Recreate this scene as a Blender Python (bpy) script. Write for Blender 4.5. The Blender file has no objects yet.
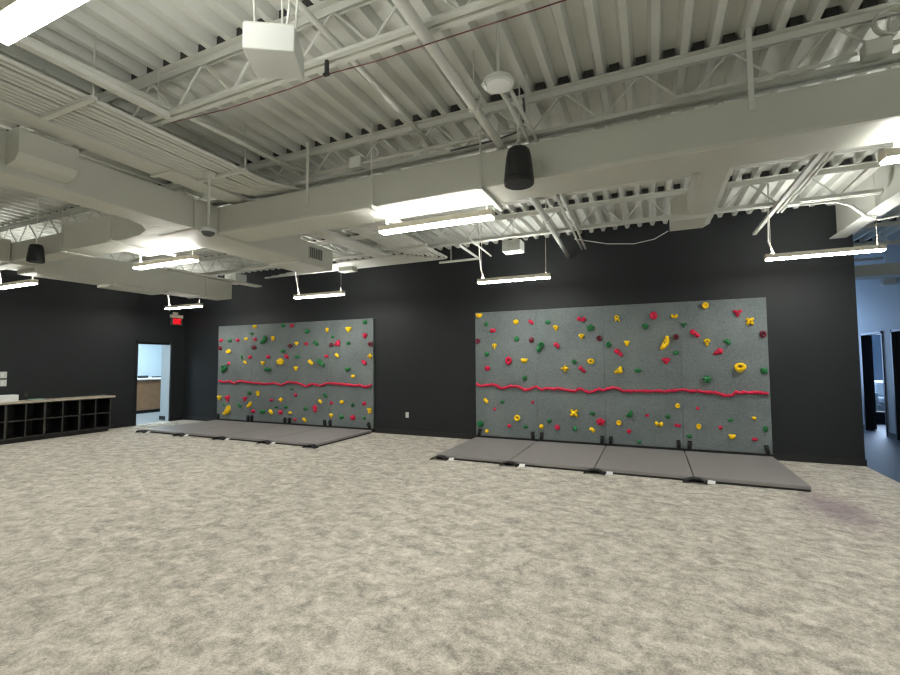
import bpy, bmesh, math, random
from mathutils import Vector, Matrix, noise
S = bpy.context.scene
COL = S.collection
PI = math.pi

# ---------------------------------------------------------------- materials
def lin(c):
    o = []
    for v in c:
        v /= 255.0
        o.append(v/12.92 if v <= .04045 else ((v+.055)/1.055)**2.4)
    return (*o, 1.0)

def mat(name, rgb, rough=.6, metal=0.0, var=.0, scale=8.0, bump=0.0, bscale=60.0, spec=.5):
    m = bpy.data.materials.new(name); m.use_nodes = True
    nt = m.node_tree; b = nt.nodes['Principled BSDF']
    b.inputs['Base Color'].default_value = lin(rgb)
    b.inputs['Roughness'].default_value = rough
    b.inputs['Metallic'].default_value = metal
    b.inputs['Specular IOR Level'].default_value = spec
    tc = nt.nodes.new('ShaderNodeTexCoord')
    if var > 0:
        n = nt.nodes.new('ShaderNodeTexNoise'); n.inputs['Scale'].default_value = scale
        n.inputs['Detail'].default_value = 4
        nt.links.new(tc.outputs['Object'], n.inputs['Vector'])
        r = nt.nodes.new('ShaderNodeMapRange')
        r.inputs['From Min'].default_value = .3; r.inputs['From Max'].default_value = .7
        r.inputs['To Min'].default_value = 1-var; r.inputs['To Max'].default_value = 1+var
        nt.links.new(n.outputs['Fac'], r.inputs['Value'])
        mx = nt.nodes.new('ShaderNodeVectorMath'); mx.operation = 'SCALE'
        mx.inputs[0].default_value = lin(rgb)[:3]
        nt.links.new(r.outputs['Result'], mx.inputs['Scale'])
        nt.links.new(mx.outputs['Vector'], b.inputs['Base Color'])
    if bump > 0:
        n2 = nt.nodes.new('ShaderNodeTexNoise'); n2.inputs['Scale'].default_value = bscale
        n2.inputs['Detail'].default_value = 3
        nt.links.new(tc.outputs['Object'], n2.inputs['Vector'])
        bp = nt.nodes.new('ShaderNodeBump'); bp.inputs['Strength'].default_value = bump
        bp.inputs['Distance'].default_value = .01
        nt.links.new(n2.outputs['Fac'], bp.inputs['Height'])
        nt.links.new(bp.outputs['Normal'], b.inputs['Normal'])
    return m

def emit(name, rgb, strength, base=(230, 230, 228)):
    m = bpy.data.materials.new(name); m.use_nodes = True
    b = m.node_tree.nodes['Principled BSDF']
    b.inputs['Base Color'].default_value = lin(base)
    b.inputs['Emission Color'].default_value = lin(rgb)
    b.inputs['Emission Strength'].default_value = strength
    return m

DOWN, UP = 70.0, 54.0
LAMP = (254, 253, 247)
M = dict(
 wall=mat('black wall paint', (32, 35, 37), .55, var=.05, scale=1.5, bump=.08, bscale=90, spec=.3),
 base=mat('black rubber base', (24, 25, 26), .5, var=.03),
 white=mat('white sprayed paint', (198, 199, 191), .55, var=.03, scale=5),
 deck=mat('painted steel deck', (203, 205, 198), .5, var=.05, scale=3),
 duct=mat('painted duct metal', (190, 191, 181), .5, var=.035, scale=2.5, bump=.05, bscale=4),
 fix=mat('white lamp housing', (225, 218, 200), .45, var=.01),
 whitebox=mat('white plastic', (204, 207, 201), .45, var=.01),
 cord=mat('white cord', (225, 225, 218), .5, var=.01),
 black=mat('black plastic', (24, 25, 27), .5, var=.03),
 grille=mat('black speaker cloth', (20, 22, 24), .8, var=.1, scale=200, bump=.3, bscale=400),
 redwire=mat('dark red wire', (96, 44, 40), .5, var=.02),
 flute_shade=mat('dark flute shade', (44, 44, 43), .7, var=.05),  # dark tone standing for shade in the deck flutes
 dark=mat('dark louvre', (80, 82, 82), .6, var=.03),
 mat_top=mat('grey vinyl', (136, 132, 130), .5, var=.03, scale=6, bump=.12, bscale=120),
 mat_base=mat('black vinyl', (26, 26, 27), .55, var=.04),
 strap=mat('black webbing', (20, 20, 22), .8, var=.08, bump=.3, bscale=200),
 tag=mat('white tag cloth', (226, 226, 224), .7, var=.01),
 y=mat('yellow resin', (255, 210, 0), .5, var=.05, scale=30, bump=.15, bscale=160),
 g=mat('green resin', (22, 112, 58), .5, var=.07, scale=30, bump=.15, bscale=160),
 r=mat('red resin', (208, 14, 66), .5, var=.06, scale=30, bump=.15, bscale=160),
 m=mat('maroon resin', (104, 14, 40), .5, var=.06, scale=30, bump=.15, bscale=160),
 bolt=mat('steel bolt', (60, 60, 62), .4, metal=.8, var=.02),
 cab=mat('black laminate', (15, 15, 15), .5, var=.06, scale=10),
 cabedge=mat('dark grey edge banding', (56, 53, 49), .5, var=.05, scale=10),
 top=mat('beige laminate', (176, 166, 148), .4, var=.06, scale=14),
 paper=mat('white card', (224, 226, 226), .6, var=.02),
 teal=mat('pale green cloth', (140, 168, 156), .7, var=.04),
 oak=mat('brown wood laminate', (150, 114, 82), .5, var=.12, scale=6),
 roomwall=mat('pale blue white paint', (214, 226, 232), .6, var=.02),
 greywall=mat('grey paint', (176, 182, 184), .6, var=.02),
 roomfloor=mat('grey vinyl plank', (128, 130, 130), .4, var=.1, scale=3),
 hallwall=mat('cool white paint', (188, 200, 210), .6, var=.02, scale=2),
 hallfloor=mat('dark vinyl plank', (30, 40, 48), .55, var=.12, scale=4, spec=.25),
 navy=mat('slate paint', (70, 86, 102), .6, var=.03),
 frame=mat('dark door frame', (30, 38, 46), .45, var=.03),
 leaf=mat('black door leaf', (22, 24, 27), .45, var=.03),
 sofa=mat('white upholstery', (206, 212, 216), .8, var=.03, bump=.2, bscale=60),
 insul=mat('silver insulation', (140, 152, 156), .35, metal=.3, var=.15, scale=6, bump=.4, bscale=10),
 lens=emit('lamp diffuser down', LAMP, DOWN), lensup=emit('lamp diffuser up', LAMP, UP),
 exitred=emit('exit letters', (255, 26, 40), 1.1, (150, 10, 16)), exitback=emit('exit red panel', (190, 4, 14), .35, (60, 6, 8)),
)

def carpet():
    m = bpy.data.materials.new('beige mottled carpet'); m.use_nodes = True
    nt = m.node_tree; L = nt.links; N = nt.nodes; b = N['Principled BSDF']
    b.inputs['Roughness'].default_value = .95; b.inputs['Specular IOR Level'].default_value = .1
    b.inputs['Sheen Weight'].default_value = .15
    tc = N.new('ShaderNodeTexCoord')
    def ns(scale, detail, rough, lo, hi, a=(1,1,1), dist=0.0, rot=0.0):
        mp = N.new('ShaderNodeMapping'); mp.inputs['Scale'].default_value = a; mp.inputs['Rotation'].default_value[2] = rot
        L.new(tc.outputs['Object'], mp.inputs['Vector'])
        n = N.new('ShaderNodeTexNoise'); n.inputs['Scale'].default_value = scale; n.inputs['Detail'].default_value = detail
        n.inputs['Roughness'].default_value = rough; n.inputs['Distortion'].default_value = dist
        L.new(mp.outputs['Vector'], n.inputs['Vector'])
        r = N.new('ShaderNodeMapRange'); r.inputs['From Min'].default_value = lo; r.inputs['From Max'].default_value = hi
        L.new(n.outputs['Fac'], r.inputs['Value']); return r.outputs['Result'], n.outputs['Fac']
    def mul(a, k):
        x = N.new('ShaderNodeMath'); x.operation = 'MULTIPLY'; L.new(a, x.inputs[0])
        if isinstance(k, (int, float)): x.inputs[1].default_value = k
        else: L.new(k, x.inputs[1])
        return x.outputs[0]
    def add(a, c):
        x = N.new('ShaderNodeMath'); x.operation = 'ADD'; L.new(a, x.inputs[0])
        if isinstance(c, (int, float)): x.inputs[1].default_value = c
        else: L.new(c, x.inputs[1])
        return x.outputs[0]
    big, _ = ns(5.4, 7, .68, .35, .65, (1.0, 1.35, 1), .5, .5)
    mid, _ = ns(17, 4, .65, .33, .67, (1.2, 1, 1), .3, .2)
    fine, ff = ns(75, 3, .8, .32, .68)
    t = add(add(mul(big, .40), mul(mid, .24)), mul(fine, .36))
    cr = N.new('ShaderNodeValToRGB'); e = cr.color_ramp.elements
    e[0].position = .16; e[0].color = lin((123, 118, 109)); e[1].position = .84; e[1].color = lin((226, 220, 208))
    x = e.new(.5); x.color = lin((184, 177, 164))
    L.new(t, cr.inputs['Fac'])
    # mauve stain trailing from the corner of the mat
    mp = N.new('ShaderNodeMapping'); mp.vector_type = 'TEXTURE'
    mp.inputs['Location'].default_value = (4.92, -2.45, 0); mp.inputs['Scale'].default_value = (.46, 1.05, 1); mp.inputs['Rotation'].default_value[2] = .0
    L.new(tc.outputs['Object'], mp.inputs['Vector'])
    ln = N.new('ShaderNodeVectorMath'); ln.operation = 'LENGTH'; L.new(mp.outputs['Vector'], ln.inputs[0])
    sm = N.new('ShaderNodeMapRange'); sm.interpolation_type = 'SMOOTHSTEP'
    sm.inputs['From Min'].default_value = 1.15; sm.inputs['From Max'].default_value = .2
    sm.inputs['To Min'].default_value = 0; sm.inputs['To Max'].default_value = .68
    L.new(add(ln.outputs['Value'], mul(mid, .25)), sm.inputs['Value'])
    mx = N.new('ShaderNodeMix'); mx.data_type = 'RGBA'
    L.new(sm.outputs['Result'], mx.inputs['Factor']); L.new(cr.outputs['Color'], mx.inputs['A'])
    mx.inputs['B'].default_value = lin((122, 100, 112))
    L.new(mx.outputs['Result'], b.inputs['Base Color'])
    bp = N.new('ShaderNodeBump'); bp.inputs['Strength'].default_value = .5; bp.inputs['Distance'].default_value = .012
    L.new(add(ff, mul(mid, .5)), bp.inputs['Height']); L.new(bp.outputs['Normal'], b.inputs['Normal'])
    return m
M['carpet'] = carpet()

def panelmat():
    m = mat('grey green textured panel', (112, 121, 120), .75, bump=.35, bscale=110)
    nt = m.node_tree; N = nt.nodes; L = nt.links; b = N['Principled BSDF']
    tc = [n for n in N if n.type == 'TEX_COORD'][0]
    n1 = N.new('ShaderNodeTexNoise'); n1.inputs['Scale'].default_value = 55; n1.inputs['Detail'].default_value = 3
    n2 = N.new('ShaderNodeTexNoise'); n2.inputs['Scale'].default_value = 1.3; n2.inputs['Detail'].default_value = 3
    v = N.new('ShaderNodeTexVoronoi'); v.inputs['Scale'].default_value = 5.2; v.inputs['Randomness'].default_value = .9
    for n in (n1, n2, v): L.new(tc.outputs['Object'], n.inputs['Vector'])
    c = N.new('ShaderNodeValToRGB'); c.color_ramp.elements[0].position = .3; c.color_ramp.elements[1].position = .7
    c.color_ramp.elements[0].color = lin((84, 93, 94)); c.color_ramp.elements[1].color = lin((122, 130, 130))
    a = N.new('ShaderNodeMath'); a.operation = 'MULTIPLY_ADD'; a.inputs[1].default_value = .55
    h = N.new('ShaderNodeMath'); h.operation = 'MULTIPLY'; h.inputs[1].default_value = .45
    L.new(n2.outputs['Fac'], h.inputs[0]); L.new(n1.outputs['Fac'], a.inputs[0]); L.new(h.outputs[0], a.inputs[2])
    L.new(a.outputs[0], c.inputs['Fac'])
    # sparse dark bolt holes
    t = N.new('ShaderNodeMath'); t.operation = 'LESS_THAN'; t.inputs[1].default_value = .045
    L.new(v.outputs['Distance'], t.inputs[0])
    mx = N.new('ShaderNodeMix'); mx.data_type = 'RGBA'; mx.inputs['B'].default_value = lin((56, 60, 60))
    L.new(t.outputs[0], mx.inputs['Factor']); L.new(c.outputs['Color'], mx.inputs['A'])
    L.new(mx.outputs['Result'], b.inputs['Base Color'])
    return m
M['panel'] = panelmat()

# ---------------------------------------------------------------- geometry helpers
class MB:
    def __init__(s): s.bm = bmesh.new()
    def box(s, x0, x1, y0, y1, z0, z1, bev=0.0, rotz=0.0):
        c = Vector(((x0+x1)/2, (y0+y1)/2, (z0+z1)/2))
        mt = Matrix.Translation(c) @ Matrix.Rotation(rotz, 4, 'Z') @ Matrix.Diagonal((abs(x1-x0), abs(y1-y0), abs(z1-z0), 1))
        r = bmesh.ops.create_cube(s.bm, size=1, matrix=mt)
        if bev > 0:
            es = {e for v in r['verts'] for e in v.link_edges}
            bmesh.ops.bevel(s.bm, geom=list(es), offset=bev, segments=2, profile=.6, affect='EDGES')
        return s
    def obox(s, c, ax, ay, az, hx, hy, hz):
        mt = Matrix.Identity(4)
        for i, (a, h) in enumerate(((ax, hx), (ay, hy), (az, hz))):
            for j in range(3): mt[j][i] = a[j]*h*2
        mt.translation = Vector(c)
        bmesh.ops.create_cube(s.bm, size=1, matrix=mt); return s
    def tube(s, pts, r, n=8, cap=True):
        pts = [Vector(p) for p in pts]; rings = []; prev = None
        for i, p in enumerate(pts):
            d = (pts[min(i+1, len(pts)-1)] - pts[max(i-1, 0)]).normalized()
            if prev is None:
                u = d.orthogonal().normalized()
            else:
                u = (prev - d*prev.dot(d)).normalized()
            prev = u; w = d.cross(u)
            rr = r[i] if isinstance(r, (list, tuple)) else r
            rings.append([s.bm.verts.new(p + (u*math.cos(2*PI*k/n) + w*math.sin(2*PI*k/n))*rr) for k in range(n)])
        for a, b in zip(rings, rings[1:]):
            for k in range(n): s.bm.faces.new((a[k], a[(k+1) % n], b[(k+1) % n], b[k]))
        if cap:
            s.bm.faces.new(rings[0][::-1]); s.bm.faces.new(rings[-1])
        return s
    def lathe(s, c, prof, n=24):
        c = Vector(c); rings = []
        for r, z in prof:
            rings.append([s.bm.verts.new(c + Vector((r*math.cos(2*PI*k/n), r*math.sin(2*PI*k/n), z))) for k in range(n)])
        for a, b in zip(rings, rings[1:]):
            for k in range(n): s.bm.faces.new((a[k], a[(k+1) % n], b[(k+1) % n], b[k]))
        s.bm.faces.new(rings[0][::-1]); s.bm.faces.new(rings[-1]); return s
    def ell(s, c, rx, ry, rz, rot=0.0, sub=2):
        mt = Matrix.Translation(Vector(c)) @ Matrix.Rotation(rot, 4, 'Y') @ Matrix.Diagonal((rx, ry, rz, 1))
        bmesh.ops.create_icosphere(s.bm, subdivisions=sub, radius=1, matrix=mt); return s
    def torus(s, c, R, r, sx=1.0, sz=1.0, n=20, k=9, ry=None):
        # ring lying in the x-z plane
        ry = ry or r; rings = []
        for i in range(n):
            a = 2*PI*i/n; row = []
            for j in range(k):
                q = 2*PI*j/k; rad = R + r*math.cos(q)
                row.append(s.bm.verts.new((c[0]+rad*math.cos(a)*sx, c[1]+ry*math.sin(q), c[2]+rad*math.sin(a)*sz)))
            rings.append(row)
        for i in range(n):
            a, b = rings[i], rings[(i+1) % n]
            for j in range(k): s.bm.faces.new((a[j], a[(j+1) % k], b[(j+1) % k], b[j]))
        return s
    def prism(s, poly, y0, y1):
        # polygon in x-z extruded along y
        a = [s.bm.verts.new((x, y0, z)) for x, z in poly]; b = [s.bm.verts.new((x, y1, z)) for x, z in poly]
        s.bm.faces.new(a); s.bm.faces.new(b[::-1]); n = len(poly)
        for i in range(n): s.bm.faces.new((a[(i+1) % n], a[i], b[i], b[(i+1) % n]))
        return s
    def build(s, name, m, parent=None, smooth=False, flat_back=False):
        bm = s.bm
        if parent is not None: bmesh.ops.translate(bm, verts=bm.verts, vec=-parent.location)
        bmesh.ops.recalc_face_normals(bm, faces=bm.faces)
        me = bpy.data.meshes.new(name); bm.to_mesh(me); bm.free()
        if smooth:
            for p in me.polygons: p.use_smooth = True
        me.materials.append(m)
        o = bpy.data.objects.new(name, me); COL.objects.link(o)
        if parent is not None: o.parent = parent
        return o

def thing(name, label, cat, loc, group=None):
    o = bpy.data.objects.new(name, None); COL.objects.link(o); o.location = loc
    o.empty_display_size = .1
    return tag(o, label, cat, group)
def tag(o, label, cat, group=None):
    o['label'] = label; o['category'] = cat
    if group: o['group'] = group
    return o
def struct(o): o['kind'] = 'structure'; return o
def centre(o):
    """move the origin of a single-mesh thing to its own base"""
    vs = [v.co for v in o.data.vertices]
    c = Vector(((min(v.x for v in vs)+max(v.x for v in vs))/2, (min(v.y for v in vs)+max(v.y for v in vs))/2, min(v.z for v in vs)))
    o.data.transform(Matrix.Translation(-c)); o.location = c; return o
def solo(mb, name, m, label, cat, group=None, smooth=False):
    return tag(centre(mb.build(name, m, None, smooth)), label, cat, group)
def arc(c, r, a0, a1, n, u, v):
    c, u, v = Vector(c), Vector(u), Vector(v)
    return [c + (u*math.cos(a0+(a1-a0)*i/n) + v*math.sin(a0+(a1-a0)*i/n))*r for i in range(n+1)]
ORD = ['first','second','third','fourth','fifth','sixth','seventh','eighth','ninth','tenth','eleventh','twelfth',
       'thirteenth','fourteenth','fifteenth','sixteenth','seventeenth','eighteenth','nineteenth','twentieth']

# ---------------------------------------------------------------- the setting
LX, EX, YW, ZD = -8.69, 6.0, .06, 3.9
DY0, DY1, DH = -1.206, -.343, 2.10
def deck():
    mb = MB(); bm = mb.bm; p = .2032; prof = [(0, 0), (.052, 0), (.078, .076), (.177, .076)]
    xs = []; x = -13.4
    while x < 12.4:
        xs += [(x+a, ZD+b) for a, b in prof]; x += p
    y0, y1 = -13.6, 8.3
    # side-lap seams: three sheets end to end, each mesh strip continuous in x
    lo = [bm.verts.new((a, y0, b)) for a, b in xs]; hi = [bm.verts.new((a, y1, b)) for a, b in xs]
    top0 = [bm.verts.new((a, y0, ZD+.10)) for a, b in (xs[0], xs[-1])]; top1 = [bm.verts.new((a, y1, ZD+.10)) for a, b in (xs[0], xs[-1])]
    for i in range(len(xs)-1): bm.faces.new((lo[i], lo[i+1], hi[i+1], hi[i]))
    bm.faces.new((top0[0], top0[1], top1[1], top1[0]))
    # dark blocks fill the flutes over each joist, shade put into their colour
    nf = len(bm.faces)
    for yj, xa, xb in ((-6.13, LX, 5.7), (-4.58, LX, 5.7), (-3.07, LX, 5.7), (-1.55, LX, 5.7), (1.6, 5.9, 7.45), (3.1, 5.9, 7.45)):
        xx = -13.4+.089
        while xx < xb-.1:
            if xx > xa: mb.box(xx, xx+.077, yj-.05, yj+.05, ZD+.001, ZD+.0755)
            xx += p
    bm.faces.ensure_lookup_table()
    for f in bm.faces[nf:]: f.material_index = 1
    o = mb.build('ceiling', M['deck']); o.data.materials.append(M['flute_shade'])
    return struct(o)
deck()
struct(MB().box(LX-.15, EX, -13.5, YW+.14, -.05, 0).build('floor', M['carpet']))
struct(MB().box(EX, 7.5, -13.5, 8.2, -.05, -.002).build('floor_hall', M['hallfloor']))
struct(MB().box(7.5, 12.2, 1.0, 8.2, -.05, -.002).build('floor_office', M['hallfloor']))
struct(MB().box(-13.4, LX-.15, -4.0, 4.0, -.05, -.002).build('floor_kitchen', M['roomfloor']))
struct(MB().box(LX-.15, EX, YW, YW+.14, 0, ZD+.085).build('wall_back', M['wall']))
w = MB().box(LX-.15, LX, -13.5, DY0, 0, ZD+.075).box(LX-.15, LX, DY1, YW, 0, ZD+.075).box(LX-.15, LX, DY0, DY1, DH, ZD+.075)
struct(w.build('wall_left', M['wall']))
struct(MB().box(LX-.15, 7.5, -13.6, -13.5, 0, ZD).build('wall_front', M['greywall']))
bb = MB().box(LX, -7.33, YW-.012, YW-.001, 0, .1).box(-2.40, -.01, YW-.012, YW-.001, 0, .1).box(4.89, EX, YW-.012, YW-.001, 0, .1)
struct(bb.build('baseboard_back', M['base']))
bb = MB().box(LX, LX+.012, -1.98, DY0-.06, 0, .1).box(LX, LX+.012, DY1+.06, YW-.013, 0, .1).box(LX, LX+.012, -13.5, -4.53, 0, .1)
struct(bb.build('baseboard_left', M['base']))
struct(MB().box(EX, EX+.012, YW-.012, YW+.14, 0, .1).build('trim_1', M['base']))

# doorway in the left wall and the kitchen beyond it
fr = MB().box(LX-.16, LX+.015, DY0-.05, DY0, 0, DH+.05).box(LX-.03, LX+.015, DY1+.002, DY1+.05, 0, DH+.05).box(LX-.16, LX+.015, DY0-.05, DY1+.05, DH, DH+.05)
fr.box(LX-.11, LX-.05, DY0, DY0+.015, 0, DH).box(LX-.11, LX-.05, DY0, DY1, DH-.045, DH)
struct(fr.build('door_1', M['base']))
struct(MB().box(LX-.16, LX-.031, DY1-.002, DY1+.03, 0, DH).build('trim_2', M['greywall']))
struct(MB().box(-13.4, -13.25, -4, 4, 0, ZD).build('wall_kitchen', M['roomwall']))
struct(MB().box(-13.25, LX-.15, 3.9, 4.0, 0, ZD).box(-13.25, LX-.15, -4.0, -3.9, 0, ZD).build('wall_kitchen_side', M['roomwall']))
struct(MB().box(-9.335, LX-.151, -.172, -.05, 0, 2.9).build('wall_kitchen_return', M['greywall']))
struct(MB().box(-9.335, LX-.151, -.185, -.173, 0, .1).box(-9.348, -9.336, -.185, -.05, 0, .1).build('baseboard_kitchen', M['base']))
struct(MB().box(-13.25, LX-.15, -3.9, 3.9, 2.9, 2.95).build('ceiling_kitchen', M['roomwall']))
k = thing('counter_cabinet', 'brown wood panelled counter seen through the left doorway', 'cabinet', (-11.7, .9, 0))
MB().box(-12.05, -11.4, -.8, 3.2, .1, 1.04).build('cabinet_body', M['oak'], k)
MB().box(-12.0, -11.46, -.8, 3.2, 0, .1).build('toe_kick', M['base'], k)
solo(MB().box(-12.1, -11.36, -.85, 3.2, 1.04, 1.085, .006), 'countertop', M['paper'], 'white worktop on the wood counter through the left doorway', 'countertop')
solo(MB().box(-11.95, -11.75, .78, 1.02, 1.085, 1.17, .03), 'phone', M['black'], 'small black object on the left of the white worktop through the doorway', 'phone')
solo(MB().box(-12.02, -11.9, 1.28, 1.62, 1.085, 1.13, .01), 'tray', M['black'], 'flat black object on the right of the white worktop through the doorway', 'tray')

# hall at the right, behind the end of the black wall
HX = 7.5
hw = MB(); y = -13.5
for a, b in ((2.02, 3.04), (3.49, 4.43)):
    hw.box(HX, HX+.12, y, a, 0, ZD).box(HX, HX+.12, a, b, 2.08, ZD); y = b
hw.box(HX, HX+.12, y, 8.2, 0, ZD)
struct(hw.build('wall_hall', M['hallwall']))
struct(MB().box(EX-.2, 12.2, 8.2, 8.3, 0, ZD).box(12.1, 12.2, 1, 8.2, 0, ZD).box(HX+.12, 12.1, .9, 1.0, 0, ZD).build('wall_office', M['navy']))
struct(MB().box(HX-.012, HX, 4.43, 8.2, 0, .1).box(HX-.012, HX, 3.1, 3.43, 0, .1).box(HX-.012, HX, -13.4, 1.96, 0, .1).build('baseboard_hall', M['frame']))
struct(MB().box(HX+.12, 12.1, 1, 8.2, 2.95, 3.0).build('ceiling_office', M['hallwall']))
for i, (a, b) in enumerate(((3.49, 4.43), (2.02, 3.04))):
    f = MB().box(HX-.015, HX+.135, a-.045, a, 0, 2.125).box(HX-.015, HX+.135, b, b+.045, 0, 2.125).box(HX-.015, HX+.135, a-.045, b+.045, 2.08, 2.125)
    struct(f.build('door_%d' % (i+2), M['frame']))
d = thing('door_leaf', 'black door standing open folded back inside the lit office doorway at right', 'door', (HX+.17, 4.9, .01))
MB().box(HX+.15, HX+.19, 4.47, 5.37, .01, 2.07).build('panel', M['leaf'], d)
MB().tube([(HX+.19, 5.28, 1.0), (HX+.24, 5.28, 1.0), (HX+.24, 5.16, 1.0)], .012).build('handle', M['bolt'], d)
d = thing('door_leaf', 'black closed door at the right edge of the picture in the blue hall', 'door', (HX+.08, 2.5, .01))
MB().box(HX+.05, HX+.09, 2.024, 3.036, .01, 2.075).build('panel', M['leaf'], d)
MB().tube([(HX+.05, 2.12, 1.0), (HX-.0, 2.12, 1.0), (HX-.0, 2.24, 1.0)], .012).build('handle', M['bolt'], d)
s = thing('sofa', 'white upholstered sofa seen through the office doorway at far right', 'sofa', (9.15, 6.9, 0))
MB().box(8.3, 10.2, 6.5, 7.4, .12, .42, .05).build('base', M['sofa'], s)
for x0 in (8.5, 9.27): MB().box(x0, x0+.75, 6.42, 7.1, .42, .58, .05).build('seat_cushion', M['sofa'], s)
MB().box(8.3, 10.2, 7.1, 7.45, .42, .98, .08).build('backrest', M['sofa'], s)
for x0 in (8.25, 10.05): MB().box(x0, x0+.2, 6.45, 7.4, .12, .72, .06).build('armrest', M['sofa'], s)
for x0 in (8.36, 10.1):
    for y0 in (6.58, 7.3): MB().box(x0-.03, x0+.03, y0-.03, y0+.03, 0, .12).build('leg', M['black'], s)
solo(MB().box(8.58, 9.1, 6.96, 7.095, .585, .95, .06), 'cushion', M['sofa'], 'white cushion leaning on the sofa in the office at far right', 'cushion')
solo(MB().box(8.02, 8.42, 5.85, 6.2, 0, .28, .02), 'storage_box', M['leaf'], 'low black box on the floor before the white sofa', 'box')
h = thing('duct_run', 'plain grey duct crossing the blue hall behind the right hanging light', 'duct', (7.0, 2.2, 3.05))
MB().box(EX+.02, 7.48, 2.0, 2.45, 3.05, 3.26, .01).build('duct_body', M['duct'], h)
for x in (6.2, 7.1): MB().tube([(x, 2.02, 3.26), (x, 2.02, ZD)], .006, 6).build('hanger_rod', M['white'], h)
solo(MB().box(7.30, 7.49, 2.72, 2.86, 2.98, 3.2, .008), 'wall_box', M['whitebox'], 'small white box high on the blue hall wall at right', 'wall box')

# ---------------------------------------------------------------- climbing walls, holds, mats
RH = [('mo',0.064,1.96,0.104,0.107),('yk',0.089,2.46,0.143,0.121),('gR',0.095,0.328,0.144,0.144),('yp',0.218,0.781,0.104,0.106),('yb',0.229,0.19,0.083,0.082),('gb',0.239,2.295,0.103,0.106),('gb',0.243,1.7,0.097,0.106),('rr',0.254,1.42,0.122,0.101),('re',0.378,2.158,0.135,0.092),('rb',0.389,0.623,0.058,0.059),('ym',0.404,1.848,0.105,0.123),('ge',0.545,0.768,0.081,0.077),('rb',0.685,0.317,0.08,0.077),('ro',0.691,1.566,0.13,0.162),('yr',0.84,2.311,0.11,0.103),('yo',0.846,0.479,0.12,0.12),('gb',0.851,1.985,0.106,0.121),('yk',0.996,1.557,0.141,0.116),('gb',1.0,1.235,0.096,0.112),('ge',1.002,0.315,0.091,0.071),('mr',1.141,1.955,0.098,0.115),('rp',1.142,2.292,0.103,0.094),('rb',1.145,0.781,0.058,0.071),('yr',1.301,0.337,0.089,0.091),('gP',1.306,1.819,0.167,0.193),('gb',1.452,0.454,0.092,0.087),('gb',1.456,2.279,0.109,0.092),('rr',1.595,0.336,0.099,0.099),('ym',1.601,2.16,0.111,0.117),('rp',1.614,1.844,0.111,0.108),('yx',1.754,1.413,0.147,0.132),('yX',1.899,0.61,0.165,0.159),('gb',1.911,0.327,0.084,0.099),('gb',1.923,1.536,0.095,0.101),('ym',2.06,1.993,0.111,0.114),('rd',2.063,1.392,0.123,0.104),('rw',2.067,2.311,0.156,0.11),('yp',2.214,0.323,0.099,0.097),('yo',2.215,1.545,0.125,0.104),('gR',2.222,2.146,0.138,0.122),('ge',2.222,0.617,0.095,0.08),('rR',2.358,0.474,0.161,0.137),('mo',2.368,1.953,0.099,0.1),('gb',2.523,1.835,0.109,0.115),('yo',2.658,0.471,0.09,0.095),('yu',2.671,1.393,0.145,0.128),('yq',2.675,2.294,0.1,0.128),('rd',2.689,1.689,0.146,0.126),('rb',2.82,0.335,0.085,0.086),('yt',2.825,1.853,0.105,0.097),('gu',2.827,0.635,0.117,0.121),('ge',2.975,0.163,0.08,0.064),('ge',2.986,1.378,0.121,0.082),('rb',3.116,0.617,0.065,0.055),('gR',3.127,2.143,0.114,0.116),('rr',3.263,2.318,0.126,0.143),('yw',3.294,0.481,0.127,0.105),('yc',3.413,1.846,0.153,0.228),('ge',3.428,0.613,0.091,0.08),('rt',3.431,1.541,0.145,0.106),('rw',3.574,0.471,0.096,0.074),('yw',3.58,2.291,0.102,0.094),('gb',3.583,1.679,0.097,0.082),('yo',3.584,0.796,0.074,0.088),('mo',3.594,1.944,0.088,0.098),('gy',3.718,2.144,0.1,0.085),('ge',3.739,0.306,0.087,0.068),('rb',3.875,0.764,0.052,0.057),('rd',3.876,1.988,0.135,0.123),('yo',3.883,0.47,0.073,0.096),('gR',4.024,1.241,0.135,0.13),('yo',4.039,2.446,0.103,0.108),('ym',4.044,1.843,0.109,0.125),('rb',4.189,0.47,0.062,0.075),('rW',4.194,1.691,0.156,0.11),('gp',4.33,1.842,0.099,0.109),('ge',4.332,0.596,0.077,0.066),('yk',4.347,0.327,0.109,0.098),('yO',4.485,1.428,0.164,0.164),('ry',4.488,2.308,0.136,0.12),('re',4.648,0.311,0.078,0.06),('yX',4.65,2.161,0.124,0.14),('yk',4.65,0.632,0.066,0.069),('gb',4.793,0.477,0.076,0.091),('gb',4.804,1.382,0.105,0.106),('mo',4.814,1.953,0.094,0.114)]
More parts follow.
